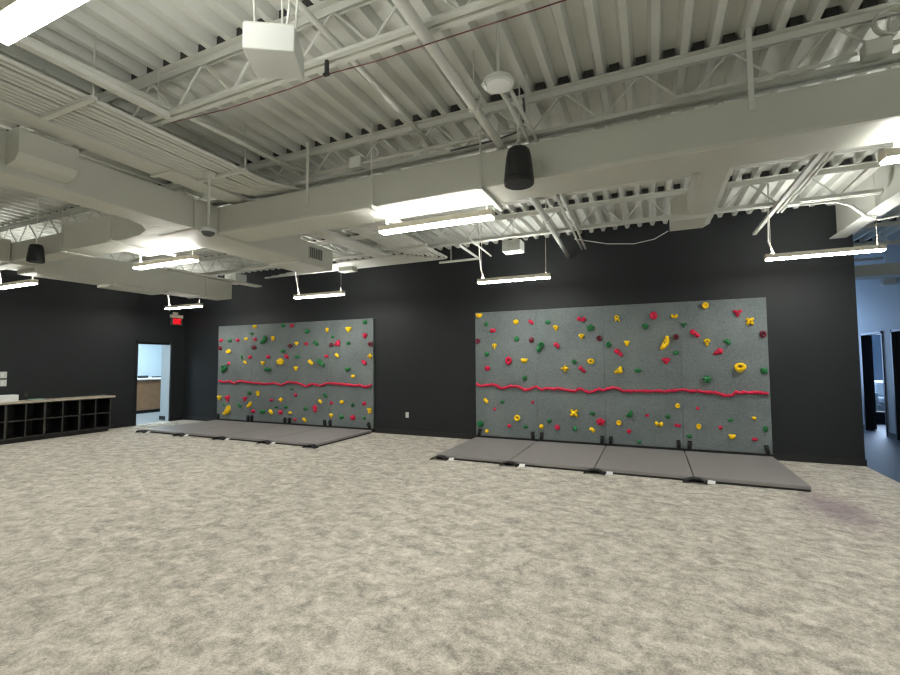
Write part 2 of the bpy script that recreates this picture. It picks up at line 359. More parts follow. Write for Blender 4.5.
LH = [('mo',-7.202,1.955,0.105,0.122),('yy',-7.187,0.654,0.156,0.146),('rb',-7.178,2.158,0.12,0.106),('gP',-7.043,1.401,0.229,0.178),('gb',-7.041,0.476,0.095,0.068),('yc',-6.901,0.333,0.226,0.211),('yo',-6.891,1.865,0.161,0.109),('rm',-6.891,0.636,0.161,0.171),('rb',-6.878,1.544,0.11,0.083),('gb',-6.863,2.145,0.139,0.09),('rb',-6.58,2.151,0.122,0.099),('gp',-6.463,0.464,0.17,0.106),('gv',-6.415,1.701,0.085,0.118),('yp',-6.291,1.567,0.133,0.097),('rm',-6.281,0.639,0.14,0.131),('yb',-6.279,2.174,0.12,0.082),('ge',-6.132,0.8,0.152,0.096),('rb',-6.127,1.706,0.125,0.102),('yc',-6.125,0.505,0.145,0.115),('ge',-6.09,2.304,0.146,0.087),('mr',-5.995,1.945,0.159,0.117),('rb',-5.99,0.342,0.15,0.095),('yk',-5.973,2.466,0.138,0.118),('rb',-5.966,2.148,0.117,0.086),('yv',-5.837,0.789,0.135,0.14),('yy',-5.68,1.556,0.148,0.109),('gc',-5.676,2.135,0.203,0.166),('ge',-5.676,0.34,0.214,0.119),('gw',-5.519,1.389,0.199,0.124),('rb',-5.516,1.707,0.126,0.095),('yp',-5.388,0.346,0.13,0.127),('rb',-5.384,0.64,0.111,0.073),('yv',-5.364,2.162,0.112,0.124),('ge',-5.234,0.473,0.123,0.073),('yR',-5.098,1.585,0.199,0.177),('rr',-5.08,0.346,0.128,0.116),('yx',-5.07,0.656,0.141,0.111),('gb',-5.041,2.468,0.148,0.108),('gb',-5.036,1.842,0.148,0.098),('gb',-4.924,0.484,0.133,0.091),('rp',-4.908,1.701,0.139,0.122),('mo',-4.793,1.964,0.132,0.102),('ye',-4.78,0.351,0.118,0.067),('rr',-4.76,2.457,0.127,0.098),('ge',-4.759,0.928,0.119,0.062),('re',-4.628,0.19,0.105,0.071),('yt',-4.617,1.414,0.131,0.101),('rb',-4.616,0.78,0.093,0.095),('ym',-4.612,2.016,0.137,0.102),('ge',-4.585,1.698,0.162,0.097),('yp',-4.325,0.2,0.133,0.103),('ge',-4.314,0.465,0.145,0.099),('re',-4.313,2.004,0.14,0.077),('gb',-4.287,2.302,0.152,0.11),('yp',-4.162,1.556,0.162,0.132),('rv',-4.022,0.474,0.136,0.177),('gp',-4.012,2.007,0.155,0.127),('yp',-3.868,0.648,0.128,0.097),('gd',-3.85,1.543,0.211,0.168),('gp',-3.724,0.786,0.139,0.111),('rb',-3.7,1.7,0.11,0.093),('yv',-3.692,2.311,0.099,0.113),('mb',-3.567,1.965,0.121,0.107),('rb',-3.55,0.623,0.091,0.078),('ym',-3.55,0.331,0.114,0.104),('gb',-3.532,2.147,0.11,0.084),('yp',-3.394,1.713,0.136,0.105),('ru',-3.393,2.0,0.153,0.138),('gb',-3.26,0.316,0.117,0.113),('yr',-3.254,0.65,0.111,0.09),('gk',-3.102,1.385,0.16,0.118),('gb',-3.085,1.986,0.111,0.087),('yt',-3.082,2.301,0.172,0.123),('gb',-2.959,0.597,0.098,0.085),('ye',-2.95,1.241,0.12,0.081),('rr',-2.949,0.314,0.141,0.125),('rp',-2.648,1.548,0.123,0.12),('rr',-2.643,0.636,0.101,0.093),('gb',-2.641,0.315,0.09,0.083),('gb',-2.634,2.453,0.124,0.113),('rt',-2.632,2.144,0.128,0.112),('yv',-2.505,0.487,0.126,0.136),('yx',-2.489,1.691,0.121,0.115),('mo',-2.477,1.957,0.116,0.111)]
RLINE = [(0.016,1.109),(0.103,1.068),(0.263,1.089),(0.398,1.103),(0.529,1.036),(0.601,1.037),(0.731,1.078),(0.882,1.065),(1.008,1.007),(1.099,1.024),(1.213,1.081),(1.323,1.017),(1.423,1.048),(1.532,1.032),(1.619,1.051),(1.747,1.03),(1.84,1.015),(1.929,1.005),(2.019,1.052),(2.17,0.988),(2.246,1.007),(2.344,1.058),(2.417,1.029),(2.555,1.08),(2.638,1.077),(2.75,1.022),(2.902,1.032),(3.022,1.038),(3.141,1.03),(3.219,1.042),(3.373,1.031),(3.488,1.043),(3.477,1.05),(3.565,1.045),(3.654,1.071),(3.762,1.049),(3.89,1.046),(4.017,1.03),(4.142,1.028),(4.264,0.979),(4.345,0.99),(4.428,1.039),(4.567,1.037),(4.723,1.04),(4.848,1.032)]
LLINE = [(-7.233,1.088),(-7.009,1.052),(-6.814,1.082),(-6.657,1.023),(-6.467,1.086),(-6.016,1.059),(-5.58,1.027),(-5.297,1.057),(-5.053,1.008),(-4.85,1.089),(-4.548,1.067),(-4.285,0.995),(-4.092,1.058),(-3.869,1.011),(-3.652,1.079),(-3.226,1.06),(-2.872,1.032),(-2.756,1.043),(-2.584,0.998),(-2.443,1.062)]

PW, PZ0, PH = 1.2192, .101, 2.43
def climbing_wall(x0, label):
    t = thing('climbing_wall', label, 'climbing wall', (x0+2*PW, .03, .0))
    for k in range(4):
        MB().box(x0+k*PW+.0015, x0+(k+1)*PW-.0015, 0, YW-.003, PZ0, PZ0+PH, .003).build('panel', M['panel'], t)
    MB().box(x0-.012, x0+4*PW+.012, -.012, YW-.003, .071, PZ0-.001).build('base_strip', M['base'], t)
    for k in range(5):
        for sx in (-1, 1):
            if (k == 0 and sx < 0) or (k == 4 and sx > 0): continue
            x = x0+k*PW + sx*(.075 if k not in (0, 4) else .06); lean = random.uniform(-.02, .02) if k in (1, 2, 3) else sx*.03
            st = MB()
            pts = [(x, -.008, .085), (x+lean*.5, -.012, .14), (x+lean, -.018, .215), (x+lean, -.036, .232), (x+lean*.8, -.05, .18), (x+lean*.3, -.04, .10)]
            for a, b in zip(pts, pts[1:]):
                a, b = Vector(a), Vector(b); dd = (b-a); az = dd.normalized(); ax = Vector((1, 0, 0)); ax = (ax-az*ax.dot(az)).normalized()
                st.obox((a+b)/2, ax, az.cross(ax), az, .028, .004, dd.length/2+.002)
            o = st.build('strap', M['strap'], t)
            b2 = MB().box(x+lean-.032, x+lean+.032, -.062, -.048, .155, .21, .003).build('buckle', M['black'], t)
            b2.parent = o; b2.location = (0, 0, 0)
    return t

def hold_mesh(kind, w, h, seed):
    """returns MB in local coords: x right, z up, wall at y=0, the hold stands out to -y"""
    rnd = random.Random(seed); mb = MB(); d = min(.11, .42*min(w, h)+.012); a, b = w/2, h/2
    E = mb.ell
    def chain(pts, r):
        n = len(pts)
        for i, (x, z) in enumerate(pts):
            rr = r[i] if isinstance(r, list) else r
            E((x, -.2*d, z), rr, d*.8, rr)
    if kind == 'o':
        R = 1.0; r = .36
        mb.torus((0, -.45*d, 0), .66*a, .34*a, 1, b/a, ry=.55*d)
        E((0, -.05*d, 0), a*.7, d*.3, b*.7)
    elif kind == 'O':
        E((0, 0, -b*.35), a*.62, d*.8, b*.62)
        mb.torus((0, -.75*d, b*.18), .68*a, .32*a, 1, b/a*.78, ry=.5*d)
    elif kind == 'm':
        E((0, -.1*d, b*.35), a, d, b*.62, rnd.uniform(-.2, .2)); E((a*.02, -.1*d, -b*.4), a*.38, d*.75, b*.58)
    elif kind == 'k':
        E((0, -.1*d, b*.1), a*.8, d, b*.78); E((-a*.55, -.1*d, b*.5), a*.45, d*.8, b*.42); E((a*.55, -.1*d, b*.45), a*.45, d*.8, b*.42)
    elif kind == 'w':
        E((-a*.55, -.1*d, b*.1), a*.48, d, b*.82, -.35); E((a*.55, -.1*d, -b*.05), a*.47, d, b*.85, .3); E((0, -.1*d, -b*.2), a*.5, d*.7, b*.5)
    elif kind in 'dpP':
        ang = math.atan2(b, a); L = math.hypot(a, b)
        sgn = -1 if kind != 'P' else 1
        if kind == 'd':
            chain([(-a*.5, b*.5), (-a*.2, b*.2), (a*.15, -b*.15), (a*.5, -b*.5)], [min(a, b)*.72, min(a, b)*.62, min(a, b)*.55, min(a, b)*.6])
        elif kind == 'p':
            chain([(-a*.32, b*.33), (a*.32, -b*.3), (a*.05, .0)], [min(a, b)*.74, min(a, b)*.7, min(a, b)*.6])
        else:
            E((-a*.3, -.1*d, -b*.42), a*.6, d, b*.55, .3)
            mb.torus((a*.25, -.5*d, b*.42), .42*a, .26*a, 1.1, .95, ry=.45*d); E((a*.2, 0, b*.35), a*.55, d*.55, b*.45)
    elif kind in 'tuW':
        poly = {'t': [(-a, b*.7), (-a*.55, b), (a*.55, b), (a, b*.7), (a*.25, -b), (-a*.2, -b)],
                'u': [(-a, -b*.55), (-a*.8, -b*.95), (a*.75, -b), (a, -b*.5), (a*.85, b), (a*.4, b*.95)],
                'W': [(-a, -b*.9), (-a*.6, -b), (a*.75, -b*.65), (a, -b*.1), (a*.75, b*.75), (a*.1, b), (-a*.55, b*.1)]}[kind]
        bm = mb.bm; n = len(poly)
        r0 = [bm.verts.new((x, 0, z)) for x, z in poly]; r1 = [bm.verts.new((x*.93, -d*.55, z*.93)) for x, z in poly]
        r2 = [bm.verts.new((x*.45, -d, z*.45+b*.05)) for x, z in poly]
        for p, q in ((r0, r1), (r1, r2)):
            for i in range(n): bm.faces.new((p[i], p[(i+1) % n], q[(i+1) % n], q[i]))
        bm.faces.new(r0); bm.faces.new(r2)
        return mb, d
    elif kind == 'c':
        pts = []; rr = []
        for i in range(8):
            s_ = i/7; z = -1+2*s_
            pts.append((a*(-.62+1.25*s_ + .38*math.sin(PI*s_)) * (.9), b*.8*z)); rr.append(a*(.27+.36*math.sin(PI*(.12+.76*s_))))
        pts = [(x, z) for x, z in pts]
        chain(pts, rr)
    elif kind in 'xX':
        for q, l in ((.78, 1), (2.36, .95), (3.9, 1), (5.5, .95)) if kind == 'X' else ((.1, 1), (1.65, .95), (3.2, 1), (4.8, .95)):
            E((a*.6*math.cos(q)*(1.1 if kind == 'X' else 1), -.1*d, b*.6*math.sin(q)*(1.1 if kind == 'X' else 1)), a*.42, d*.85, b*.36, -q)
        E((0, -.1*d, 0), a*.55, d, b*.5)
    elif kind == 'y':
        for q in (.55, 2.6, 4.75): E((a*.52*math.cos(q), -.1*d, b*.52*math.sin(q)), a*.56, d*.85, b*.42, -q)
        E((0, -.1*d, b*.05), a*.62, d, b*.55)
    elif kind == 'q':
        mb.torus((-a*.1, -.5*d, b*.3), .5*a, .3*a, 1, 1, ry=.5*d); E((-a*.45, -.1*d, -b*.45), a*.3, d*.8, b*.4, .3); E((a*.55, -.1*d, -b*.55), a*.34, d*.8, b*.42, -.5)
    elif kind == 'v':
        E((0, -.1*d, b*.4), a*.92, d, b*.55); E((a*.1, -.1*d, -b*.45), a*.7, d*.85, b*.52)
    elif kind == 'R':
        for q in range(5): E((a*.5*math.cos(q*1.2566+.3), -.15*d, b*.5*math.sin(q*1.2566+.3)), a*.5, d*.95, b*.48)
        E((0, -.3*d, 0), a*.6, d*.9, b*.6)
    elif kind == 'r':
        E((0, -.1*d, 0), a, d, b); E((a*.3, -.35*d, b*.25), a*.5, d*.75, b*.5)
    elif kind == 'e':
        E((0, -.05*d, 0), a, d*.9, b*.9, rnd.uniform(-.2, .2)); E((a*.35*rnd.choice((-1, 1)), -.1*d, b*.15), a*.5, d*.8, b*.8)
    else:
        E((0, -.1*d, 0), a*.95, d, b*.95)
        for q in range(3):
            t = rnd.uniform(0, 6.28); E((a*.45*math.cos(t), -.15*d, b*.45*math.sin(t)), a*rnd.uniform(.4, .6), d*rnd.uniform(.7, .95), b*rnd.uniform(.4, .6))
    # knobbly cast surface, flat back against the panel
    off = Vector((seed*3.1, seed*1.7, seed*.9))
    for v in mb.bm.verts:
        n1 = noise.noise_vector(v.co*28 + off); v.co += n1*.05*min(w, h)
        if v.co.y > -.0005: v.co.y = -.0005
    return mb, d

WORD = dict(o='ring-shaped', O='big ring-shaped', m='mushroom-shaped', k='pocket-shaped', w='bow-shaped', d='long slanted', p='two-lobed', P='big two-lobed',
            t='down-pointing triangular', u='wedge-shaped', W='big wedge-shaped', c='crescent-shaped', x='cross-shaped', X='big cross-shaped', y='three-armed',
            q='keyhole-shaped', v='upright two-lobed', R='big lumpy', r='round', e='flat oval', b='knobbly')
CNAME = dict(y='yellow', g='green', r='red', m='maroon')
def place_holds(lst, x0, side, bolts):
    for c in 'ygrm':
        for k in range(4):
            grp = [e for e in lst if e[0][0] == c and min(3, max(0, int((e[1]-x0)/PW))) == k]
            grp.sort(key=lambda e: -e[2])
            for i, (cs, x, z, w, h) in enumerate(grp):
                seed = int(abs(x*1000)+abs(z*777)) % 9973
                size = max(w, h)
                mb, d = hold_mesh(cs[1], w, h, seed)
                for v in mb.bm.verts: v.co += Vector((x, -.001, z))
                n = len(grp)
                place = 'only %s one' % CNAME[c] if n == 1 else ('top %s one' % CNAME[c] if i == 0 else ('bottom %s one' % CNAME[c] if i == n-1 else '%s %s one down' % (ORD[i], CNAME[c])))
                lab = '%s %s climbing hold, %s on %s panel of %s climbing wall' % (WORD[cs[1]], CNAME[c], place, ORD[k], side)
                o = mb.build('climbing_hold', M[c], None, cs[1] not in 'tuW')
                o.data.transform(Matrix.Translation((-x, .001, -z))); o.location = (x, -.001, z)
                tag(o, lab, 'climbing hold', 'climbing holds on the %s wall' % side)
                if bolts and size > .11:
                    bx = 0; dep = d*(.98 if cs[1] not in 'oOqP' else .52)
                    if cs[1] == 'P': bx = .25*w/2
                    bz = .42*h/2 if cs[1] == 'P' else (.3*h/2 if cs[1] in 'mq' else (.09*h if cs[1] == 'O' else 0))
                    b = MB(); b.tube([(bx, -dep+.012, bz), (bx, -dep-.006, bz)], .011, 10)
                    ob = b.build('bolt', M['bolt']); ob.parent = o
def divider(path, x0, side):
    # evenly sampled along x, cut in twenty pieces
    xa, xb = path[0][0], path[-1][0]
    def zat(x):
        for (p, q), (r, s_) in zip(path, path[1:]):
            if p <= x <= r: return q+(s_-q)*(x-p)/max(1e-6, r-p)
        return path[-1][1]
    N = 20; L = (xb-xa)/N; rnd = random.Random(5)
    for i in range(N):
        a, b = xa+i*L+.002, xa+(i+1)*L-.002; m = 14; pts = []; rs = []
        for j in range(m):
            x = a+(b-a)*j/(m-1)
            pts.append((x, -.022+.006*rnd.uniform(-1, 1), zat(x)+rnd.uniform(-.009, .009))); rs.append(.024+.006*rnd.uniform(-1, 1) + .006*math.sin(j*2.6))
        mb = MB().tube(pts, rs, 8)
        for v in mb.bm.verts:
            if v.co.y > -.001: v.co.y = -.001
        o = centre(mb.build('divider_hold', M['r'], None, True))
        pl = 'leftmost' if i == 0 else ('rightmost' if i == N-1 else ORD[i]+' from left')
        tag(o, 'wavy red hold, %s in the red dividing line on %s wall' % (pl, side), 'climbing hold', 'red dividing line on the %s wall' % side)

def landing_mats(x0, side, flaps):
    D, T = 1.83, .068
    for k in range(4):
        xa, xb = x0+k*PW+.006, x0+(k+1)*PW-.006
        t = thing('landing_mat', '', 'mat', ((xa+xb)/2, -D/2, 0))
        nm = ('leftmost', 'second from left', 'third from left', 'rightmost')[k]
        t['label'] = 'grey vinyl landing mat, %s of four below the %s climbing wall' % (nm, side); t['group'] = 'mats below the %s wall' % side
        MB().box(xa, xb, -D, -.03, .024, T, .012).build('cover', M['mat_top'], t)
        MB().box(xa+.006, xb-.006, -D+.006, -.034, .001, .026).build('underside', M['mat_base'], t)
        MB().box(xa+.01, xb-.01, -.05, -.014, .03, .066).build('hinge_strip', M['mat_base'], t)
        for f in flaps.get(k, ()):
            rnd = random.Random(k+int(x0*10)); cx = x0+k*PW+f; y = -D-.062; s_ = MB()
            prof = [(-.13, .004), (-.10, .028), (-.05, .046), (.0, .058), (.06, .055), (.11, .03), (.14, .004)]
            for (p, q), (r, u) in zip(prof, prof[1:]):
                a, b = Vector((cx+p, y, q)), Vector((cx+r, y+.01, u)); dd = b-a; ax = dd.normalized()
                s_.obox((a+b)/2, ax, Vector((0, 1, 0)), ax.cross(Vector((0, 1, 0))), dd.length/2+.003, .05+.012*rnd.random(), .004)
            s_.box(cx-.06, cx+.07, y+.02, y+.05, .004, .05, .004)
            s_.build('velcro_flap', M['strap'], t)
            if f > 1: continue
            tx = cx+.20
            g = MB(); a = Vector((tx, -D-.004, .035)); b = Vector((tx+rnd.uniform(-.02, .02), -D-.075, .006)); dd = (a-b).normalized(); ax = Vector((1, 0, 0)); ax = (ax-dd*ax.dot(dd)).normalized()
            g.obox((a+b)/2, ax, dd, ax.cross(dd), .042, (a-b).length/2, .0015)
            og = g.build('care_tag', M['tag'], t); og['label'] = 'white care tag on the mat front'
WX = {'left': -7.2996, 'right': 0.0}
climbing_wall(WX['right'], 'grey four-panel climbing wall at right, nearer the hall end of the black wall')
climbing_wall(WX['left'], 'grey four-panel climbing wall at left, beside the exit doorway')
place_holds(RH, 0.0, 'right', True)
place_holds(LH, WX['left'], 'left', False)
divider(RLINE, 0.0, 'right'); divider(LLINE, WX['left'], 'left')
landing_mats(0.0, 'right', {0: (.08,), 1: (.0,), 2: (.0,), 3: (.0,)})
landing_mats(WX['left'], 'left', {0: (-.05,), 1: (.0,), 2: (.0,), 3: (.0, 1.12)})
o = thing('wall_outlet', 'small white wall outlet low on black wall between climbing walls', 'outlet', (-1.593, YW, .36))
MB().box(-1.63, -1.556, YW-.007, YW-.0005, .365, .48, .002).build('cover_plate', M['whitebox'], o)
for z in (.40, .445): MB().box(-1.61, -1.576, YW-.0095, YW-.007, z-.012, z+.012, .002).build('socket', M['whitebox'], o)

# ---------------------------------------------------------------- cubby shelves along the left wall
CX0, CX1 = LX+.014, -8.25
ye = -2.04
for u in range(4):
    y1 = ye-u*.62; y0 = y1-.62
    t = thing('cubby_unit', 'black open cubby unit of four cubes, %s below the beige counter' % ('nearest the doorway' if u == 0 else ('at the left picture edge' if u == 3 else ORD[u]+' from the doorway')), 'shelf', ((CX0+CX1)/2, (y0+y1)/2, 0), 'cubby units along the left wall')
    MB().box(CX0, CX0+.01, y0, y1, .09, .775).build('back_panel', M['cab'], t)
    for a, b in ((y0, y0+.018), (y1-.018, y1)): MB().box(CX0+.01, CX1, a, b, .09, .775).build('side_panel', M['cab'], t)
    MB().box(CX0+.01, CX1, y0+.018, y1-.018, .09, .11).build('bottom_panel', M['cab'], t)
    MB().box(CX0+.01, CX1, y0+.018, y1-.018, .757, .775).build('top_panel', M['cab'], t)
    ym = (y0+y1)/2
    MB().box(CX0+.01, CX1-.003, y0+.018, y1-.018, .425, .443).build('shelf', M['cab'], t)
    for za, zb in ((.11, .425), (.443, .757)): MB().box(CX0+.01, CX1-.003, ym-.009, ym+.009, za, zb).build('divider', M['cab'], t)
    e = MB()
    for a, b in ((y0, y0+.018), (y1-.018, y1), (ym-.009, ym+.009)): e.box(CX1, CX1+.002, a, b, .09, .775)
    e.box(CX1, CX1+.002, y0, y1, .425, .443).box(CX1, CX1+.002, y0, y1, .09, .11)
    e.build('edge_banding', M['cabedge'], t)
    MB().box(CX0+.01, CX1-.07, y0, y1, 0, .09).build('toe_kick', M['base'], t)
solo(MB().box(CX0-.004, -8.22, ye-4*.62-.03, -1.96, .7755, .815, .005), 'countertop', M['top'], 'long beige counter top over the black cubby shelves at left', 'countertop')
solo(MB().box(-8.6, -8.38, -4.2, -3.66, .8155, .945, .008), 'storage_box', M['paper'], 'white box on the beige counter at the left picture edge', 'box')
solo(MB().box(-8.55, -8.40, -3.45, -3.22, .8155, .835, .006), 'folded_cloth', M['teal'], 'pale green flat item lying on the beige counter', 'cloth')
t = thing('wall_outlet', 'small dark outlet on the black wall just above beige counter', 'outlet', (LX, -3.42, .86))
MB().box(LX+.0005, LX+.008, -3.46, -3.385, .86, .975, .002).build('cover_plate', M['cab'], t)
MB().box(LX+.008, LX+.012, -3.44, -3.405, .89, .945, .002).build('socket', M['cabedge'], t)
for nm, z0, z1 in (('upper', 1.275, 1.405), ('lower', 1.115, 1.245)):
    t = thing('wall_switch', '%s of two white plates on the black wall at left edge' % nm, 'switch plate', (LX, -3.88, z0), 'white plates on the left wall')
    MB().box(LX+.0005, LX+.012, -4.02, -3.74, z0, z1, .003).build('cover_plate', M['whitebox'], t)
    for y in (-3.97, -3.9, -3.83): MB().box(LX+.012, LX+.018, y, y+.035, z0+.03, z1-.03, .002).build('switch', M['paper'], t)

# exit sign beside the doorway
ex = thing('exit_sign', 'red lit exit sign on the left wall over the doorway', 'sign', (LX, -.27, 2.58))
MB().box(LX+.05, LX+.11, -.42, -.12, 2.59, 2.86, .006).build('housing', M['dark'], ex)
MB().box(LX+.04, LX+.12, -.435, -.105, 2.79, 2.875, .006).build('top_housing', M['fix'], ex)
MB().box(LX+.0005, LX+.05, -.33, -.21, 2.84, 2.95, .004).box(LX+.03, LX+.09, -.31, -.23, 2.875, 2.94, .004).build('bracket', M['fix'], ex)
MB().box(LX+.11, LX+.114, -.385, -.155, 2.61, 2.785).build('red_panel', M['exitback'], ex)
cu = bpy.data.curves.new('exit_text', 'FONT'); cu.body = 'EXIT'; cu.size = .165; cu.extrude = .002; cu.align_x = 'CENTER'; cu.align_y = 'CENTER'; cu.offset = .004
tmp = bpy.data.objects.new('exit_text', cu); COL.objects.link(tmp)
bpy.context.view_layer.update()
me = bpy.data.meshes.new_from_object(tmp.evaluated_get(bpy.context.evaluated_depsgraph_get()))
bpy.data.objects.remove(tmp); bpy.data.curves.remove(cu)
xs = [v.co.x for v in me.vertices]; ys = [v.co.y for v in me.vertices]
sx, sy = .21/(max(xs)-min(xs)), .13/(max(ys)-min(ys)); mx_, my_ = (max(xs)+min(xs))/2, (max(ys)+min(ys))/2
for v in me.vertices:
    x, y, z = v.co; v.co = (.1165+z, (x-mx_)*sx+.0, .1175+(y-my_)*sy)
me.materials.clear(); me.materials.append(M['exitred'])
lo = bpy.data.objects.new('lettering', me); COL.objects.link(lo); lo.parent = ex; lo['label'] = 'glowing red letters EXIT'

# ---------------------------------------------------------------- ceiling steel
JY = [(-6.13, 'nearest the camera, above the hanging white box'), (-4.58, 'just in front of the main duct'),
      (-3.07, 'just behind the main duct'), (-1.55, 'nearest the black climbing wall')]
def joist(y, x0, x1, desc, ztop=ZD, zb=3.52):
    t = thing('bar_joist', 'white open-web steel joist '+desc, 'joist', ((x0+x1)/2, y, zb), 'steel roof joists')
    zt = ztop-.001
    a = MB()
    for s_ in (-1, 1):
        a.box(x0, x1, y+s_*.012, y+s_*.02, zt-.06, zt-.008)
    a.box(x0, x1, y-.065, y+.065, zt-.008, zt)
    a.build('top_chord', M['white'], t)
    a = MB()
    for s_ in (-1, 1):
        a.box(x0, x1, y+s_*.012, y+s_*.05, zb, zb+.008).box(x0, x1, y+s_*.012, y+s_*.02, zb+.008, zb+.05)
    a.build('bottom_chord', M['white'], t)
    pts = []; n = int((x1-x0)/.31); 
    for i in range(n+1): pts.append((x0+.1+(x1-x0-.2)*i/n, y, zt-.03 if i % 2 == 0 else zb+.025))
    w = MB()
    for p, q in zip(pts, pts[1:]): w.tube([p, q], .010, 6)
    w.build('web_bars', M['white'], t)
for y, dsc in JY: joist(y, LX+.02, 5.76, dsc)
joist(1.6, 5.9, 7.45, 'over the blue hall at right')
joist(3.1, 5.9, 7.45, 'deeper in the blue hall, behind the grey duct', ZD, 3.52)
g = thing('steel_girder', 'large white steel beam running to the right end of black wall', 'beam', (5.82, -3, 3.37))
gb = MB().box(5.815, 5.827, -9.0, YW-.002, 3.385, ZD-.016).build('web', M['white'], g)
MB().box(5.72, 5.925, -9.0, YW-.002, 3.37, 3.385).build('bottom_flange', M['white'], g)
MB().box(5.72, 5.925, -9.0, YW-.002, ZD-.016, ZD-.001).build('top_flange', M['white'], g)

# ---------------------------------------------------------------- ducts
def flange(mb, ax, at, a0, a1, z0, z1, o=.012, wd=.012):
    if ax == 'x': mb.box(at-wd, at+wd, a0-o, a1+o, z0-o, z1+o)
    else: mb.box(a0-o, a1+o, at-wd, at+wd, z0-o, z1+o)
MD = dict(y0=-4.75, y1=-4.30, z0=3.075, z1=3.40)
t = thing('main_duct', 'long white rectangular duct crossing the whole ceiling parallel to black wall', 'duct', (1.8, -4.5, 3.07))
MB().box(-1.45, 4.95, MD['y0'], MD['y1'], MD['z0'], MD['z1'], .03).build('duct_body', M['duct'], t)
MB().box(4.95, 5.03, MD['y0']+.04, MD['y1']-.04, MD['z0']+.04, MD['z1']-.04, .01).build('end_cap', M['duct'], t)
for x in (1.05, 3.45):
    f = MB(); f.box(x-.004, x+.004, MD['y0']-.002, MD['y1']+.002, MD['z0']-.002, MD['z1']+.002); f.build('joint', M['duct'], t)
def trapeze(x, desc, rods):
    h = thing('duct_hanger', desc, 'hanger', (x, -4.5, 3.03), 'trapeze hangers under the main duct')
    MB().box(x-.02, x+.02, -4.83, -4.22, 3.035, 3.074).build('strut', M['white'], h)
    MB().tube([(x, -4.80, 3.03), (x, -4.80, ZD-.001)], .008, 6).build('rod', M['white'], h)
    MB().tube([(x, -4.25, 3.03), (x, -4.25, ZD-.001)], .008, 6).build('rod', M['white'], h)
trapeze(.75, 'white strut hanger under the main duct at the left end of middle lamp', 1)
trapeze(1.88, 'white strut hanger under the main duct at the right end of middle lamp', 1)
h = thing('duct_hanger', 'white strut hanger under the branch duct above the left lamp', 'hanger', (-2.8, -4.8, 3.03))
MB().box(-2.82, -2.78, -5.18, -4.33, 3.035, 3.061).build('strut', M['white'], h)
for yy in (-5.15, -4.36): MB().tube([(-2.8, yy, 3.03), (-2.8, yy, ZD-.001)], .008, 6).build('rod', M['white'], h)
def duct_strap(x, y, zb, desc):
    solo(MB().box(x-.018, x+.018, y-.003, y+.003, zb, ZD-.001), 'duct_strap', M['white'], desc, 'hanger', 'flat hanging straps of the ducts')
duct_strap(-.094, -4.755, 3.2, 'flat white strap holding the main duct near its left junction')
duct_strap(3.892, -4.755, 3.3, 'flat white strap holding the main duct near its right end')
t = thing('cross_duct', 'white rectangular duct at left running from camera side toward black wall', 'duct', (-1.6, -5, 3.05))
MB().box(-1.78, -1.45, -8.9, -5.05, 3.06, 3.41, .015).build('duct_body', M['duct'], t)
for y in (-6.9, -3.2): MB().tube([(-1.62, y, 3.36), (-1.62, y, ZD-.001)], .007, 6).build('hanger_rod', M['white'], t)
MB().box(-2.10, -1.45, -5.05, -3.35, 3.05, 3.41, .03).build('junction_box', M['duct'], t)
MB().box(-2.08, -1.47, -3.35, -2.60, 3.03, 3.37, .015).build('end_section', M['duct'], t)
gr = MB().box(-1.47, -1.455, -3.17, -2.86, 3.12, 3.31).build('grille', M['duct'], t)
l = MB()
for i in range(7): l.box(-1.456, -1.447, -3.155+i*.041, -3.155+i*.041+.022, 3.135, 3.295)
o = l.build('louvre', M['dark'], t); o.parent = gr; o.location = (0, 0, 0)
MB().prism([(-1.45, 3.40), (-1.27, 3.40), (-1.25, 3.38), (-1.25, 3.2), (-1.30, 3.14), (-1.45, 3.12)], -6.67, -6.27).build('access_box', M['duct'], t)
t = thing('branch_duct', 'white duct leaving the cross duct toward the left wall', 'duct', (-3, -4.9, 3.05))
b = MB().box(-3.95, -1.78, -5.10, -4.72, 3.06, 3.41, .015); b.build('duct_body', M['duct'], t)
MB().box(-6.9, -3.95, -5.02, -4.74, 3.09, 3.36, .012).build('narrow_section', M['duct'], t)
fc = MB(); pl = [(-1.781, -5.55), (-1.86, -5.36), (-2.02, -5.22), (-2.25, -5.14), (-2.6, -5.101), (-2.6, -5.06), (-1.781, -5.06)]
v0 = [fc.bm.verts.new((x, y, 3.062)) for x, y in pl]; v1 = [fc.bm.verts.new((x, y, 3.408)) for x, y in pl]
fc.bm.faces.new(v0); fc.bm.faces.new(v1[::-1])
for i in range(len(pl)): fc.bm.faces.new((v0[i], v0[(i+1) % len(pl)], v1[(i+1) % len(pl)], v1[i]))
fc.build('flared_corner', M['duct'], t)
MB().box(-3.25, -2.101, -4.735, -4.40, 3.062, 3.408, .012).build('wide_section', M['duct'], t)
MB().box(-3.965, -3.94, -5.115, -4.705, 3.045, 3.42).build('joint', M['duct'], t)
for x in (-2.55, -4.2): MB().tube([(x, -5.0, 3.36), (x, -5.0, ZD-.001)], .007, 6).build('hanger_rod', M['white'], t)
t = thing('side_duct', 'white rectangular duct over the far left lamp row, ending near the corner', 'duct', (-5.75, -2.7, 3.0))
MB().box(-6.06, -5.47, -8.8, -5.03, 3.06, 3.4, .012).box(-6.06, -5.47, -5.03, -4.41, 3.05, 3.088, .004).build('feed_section', M['duct'], t)
MB().box(-6.02, -5.48, -4.73, -1.8, 2.985, 3.40, .012).build('duct_body', M['duct'], t)
MB().box(-6.0, -5.50, -1.8, -1.12, 3.01, 3.39, .012).build('end_section', M['duct'], t)
f = MB(); flange(f, 'y', -1.8, -6.02, -5.48, 2.985, 3.40); f.build('joint', M['duct'], t)
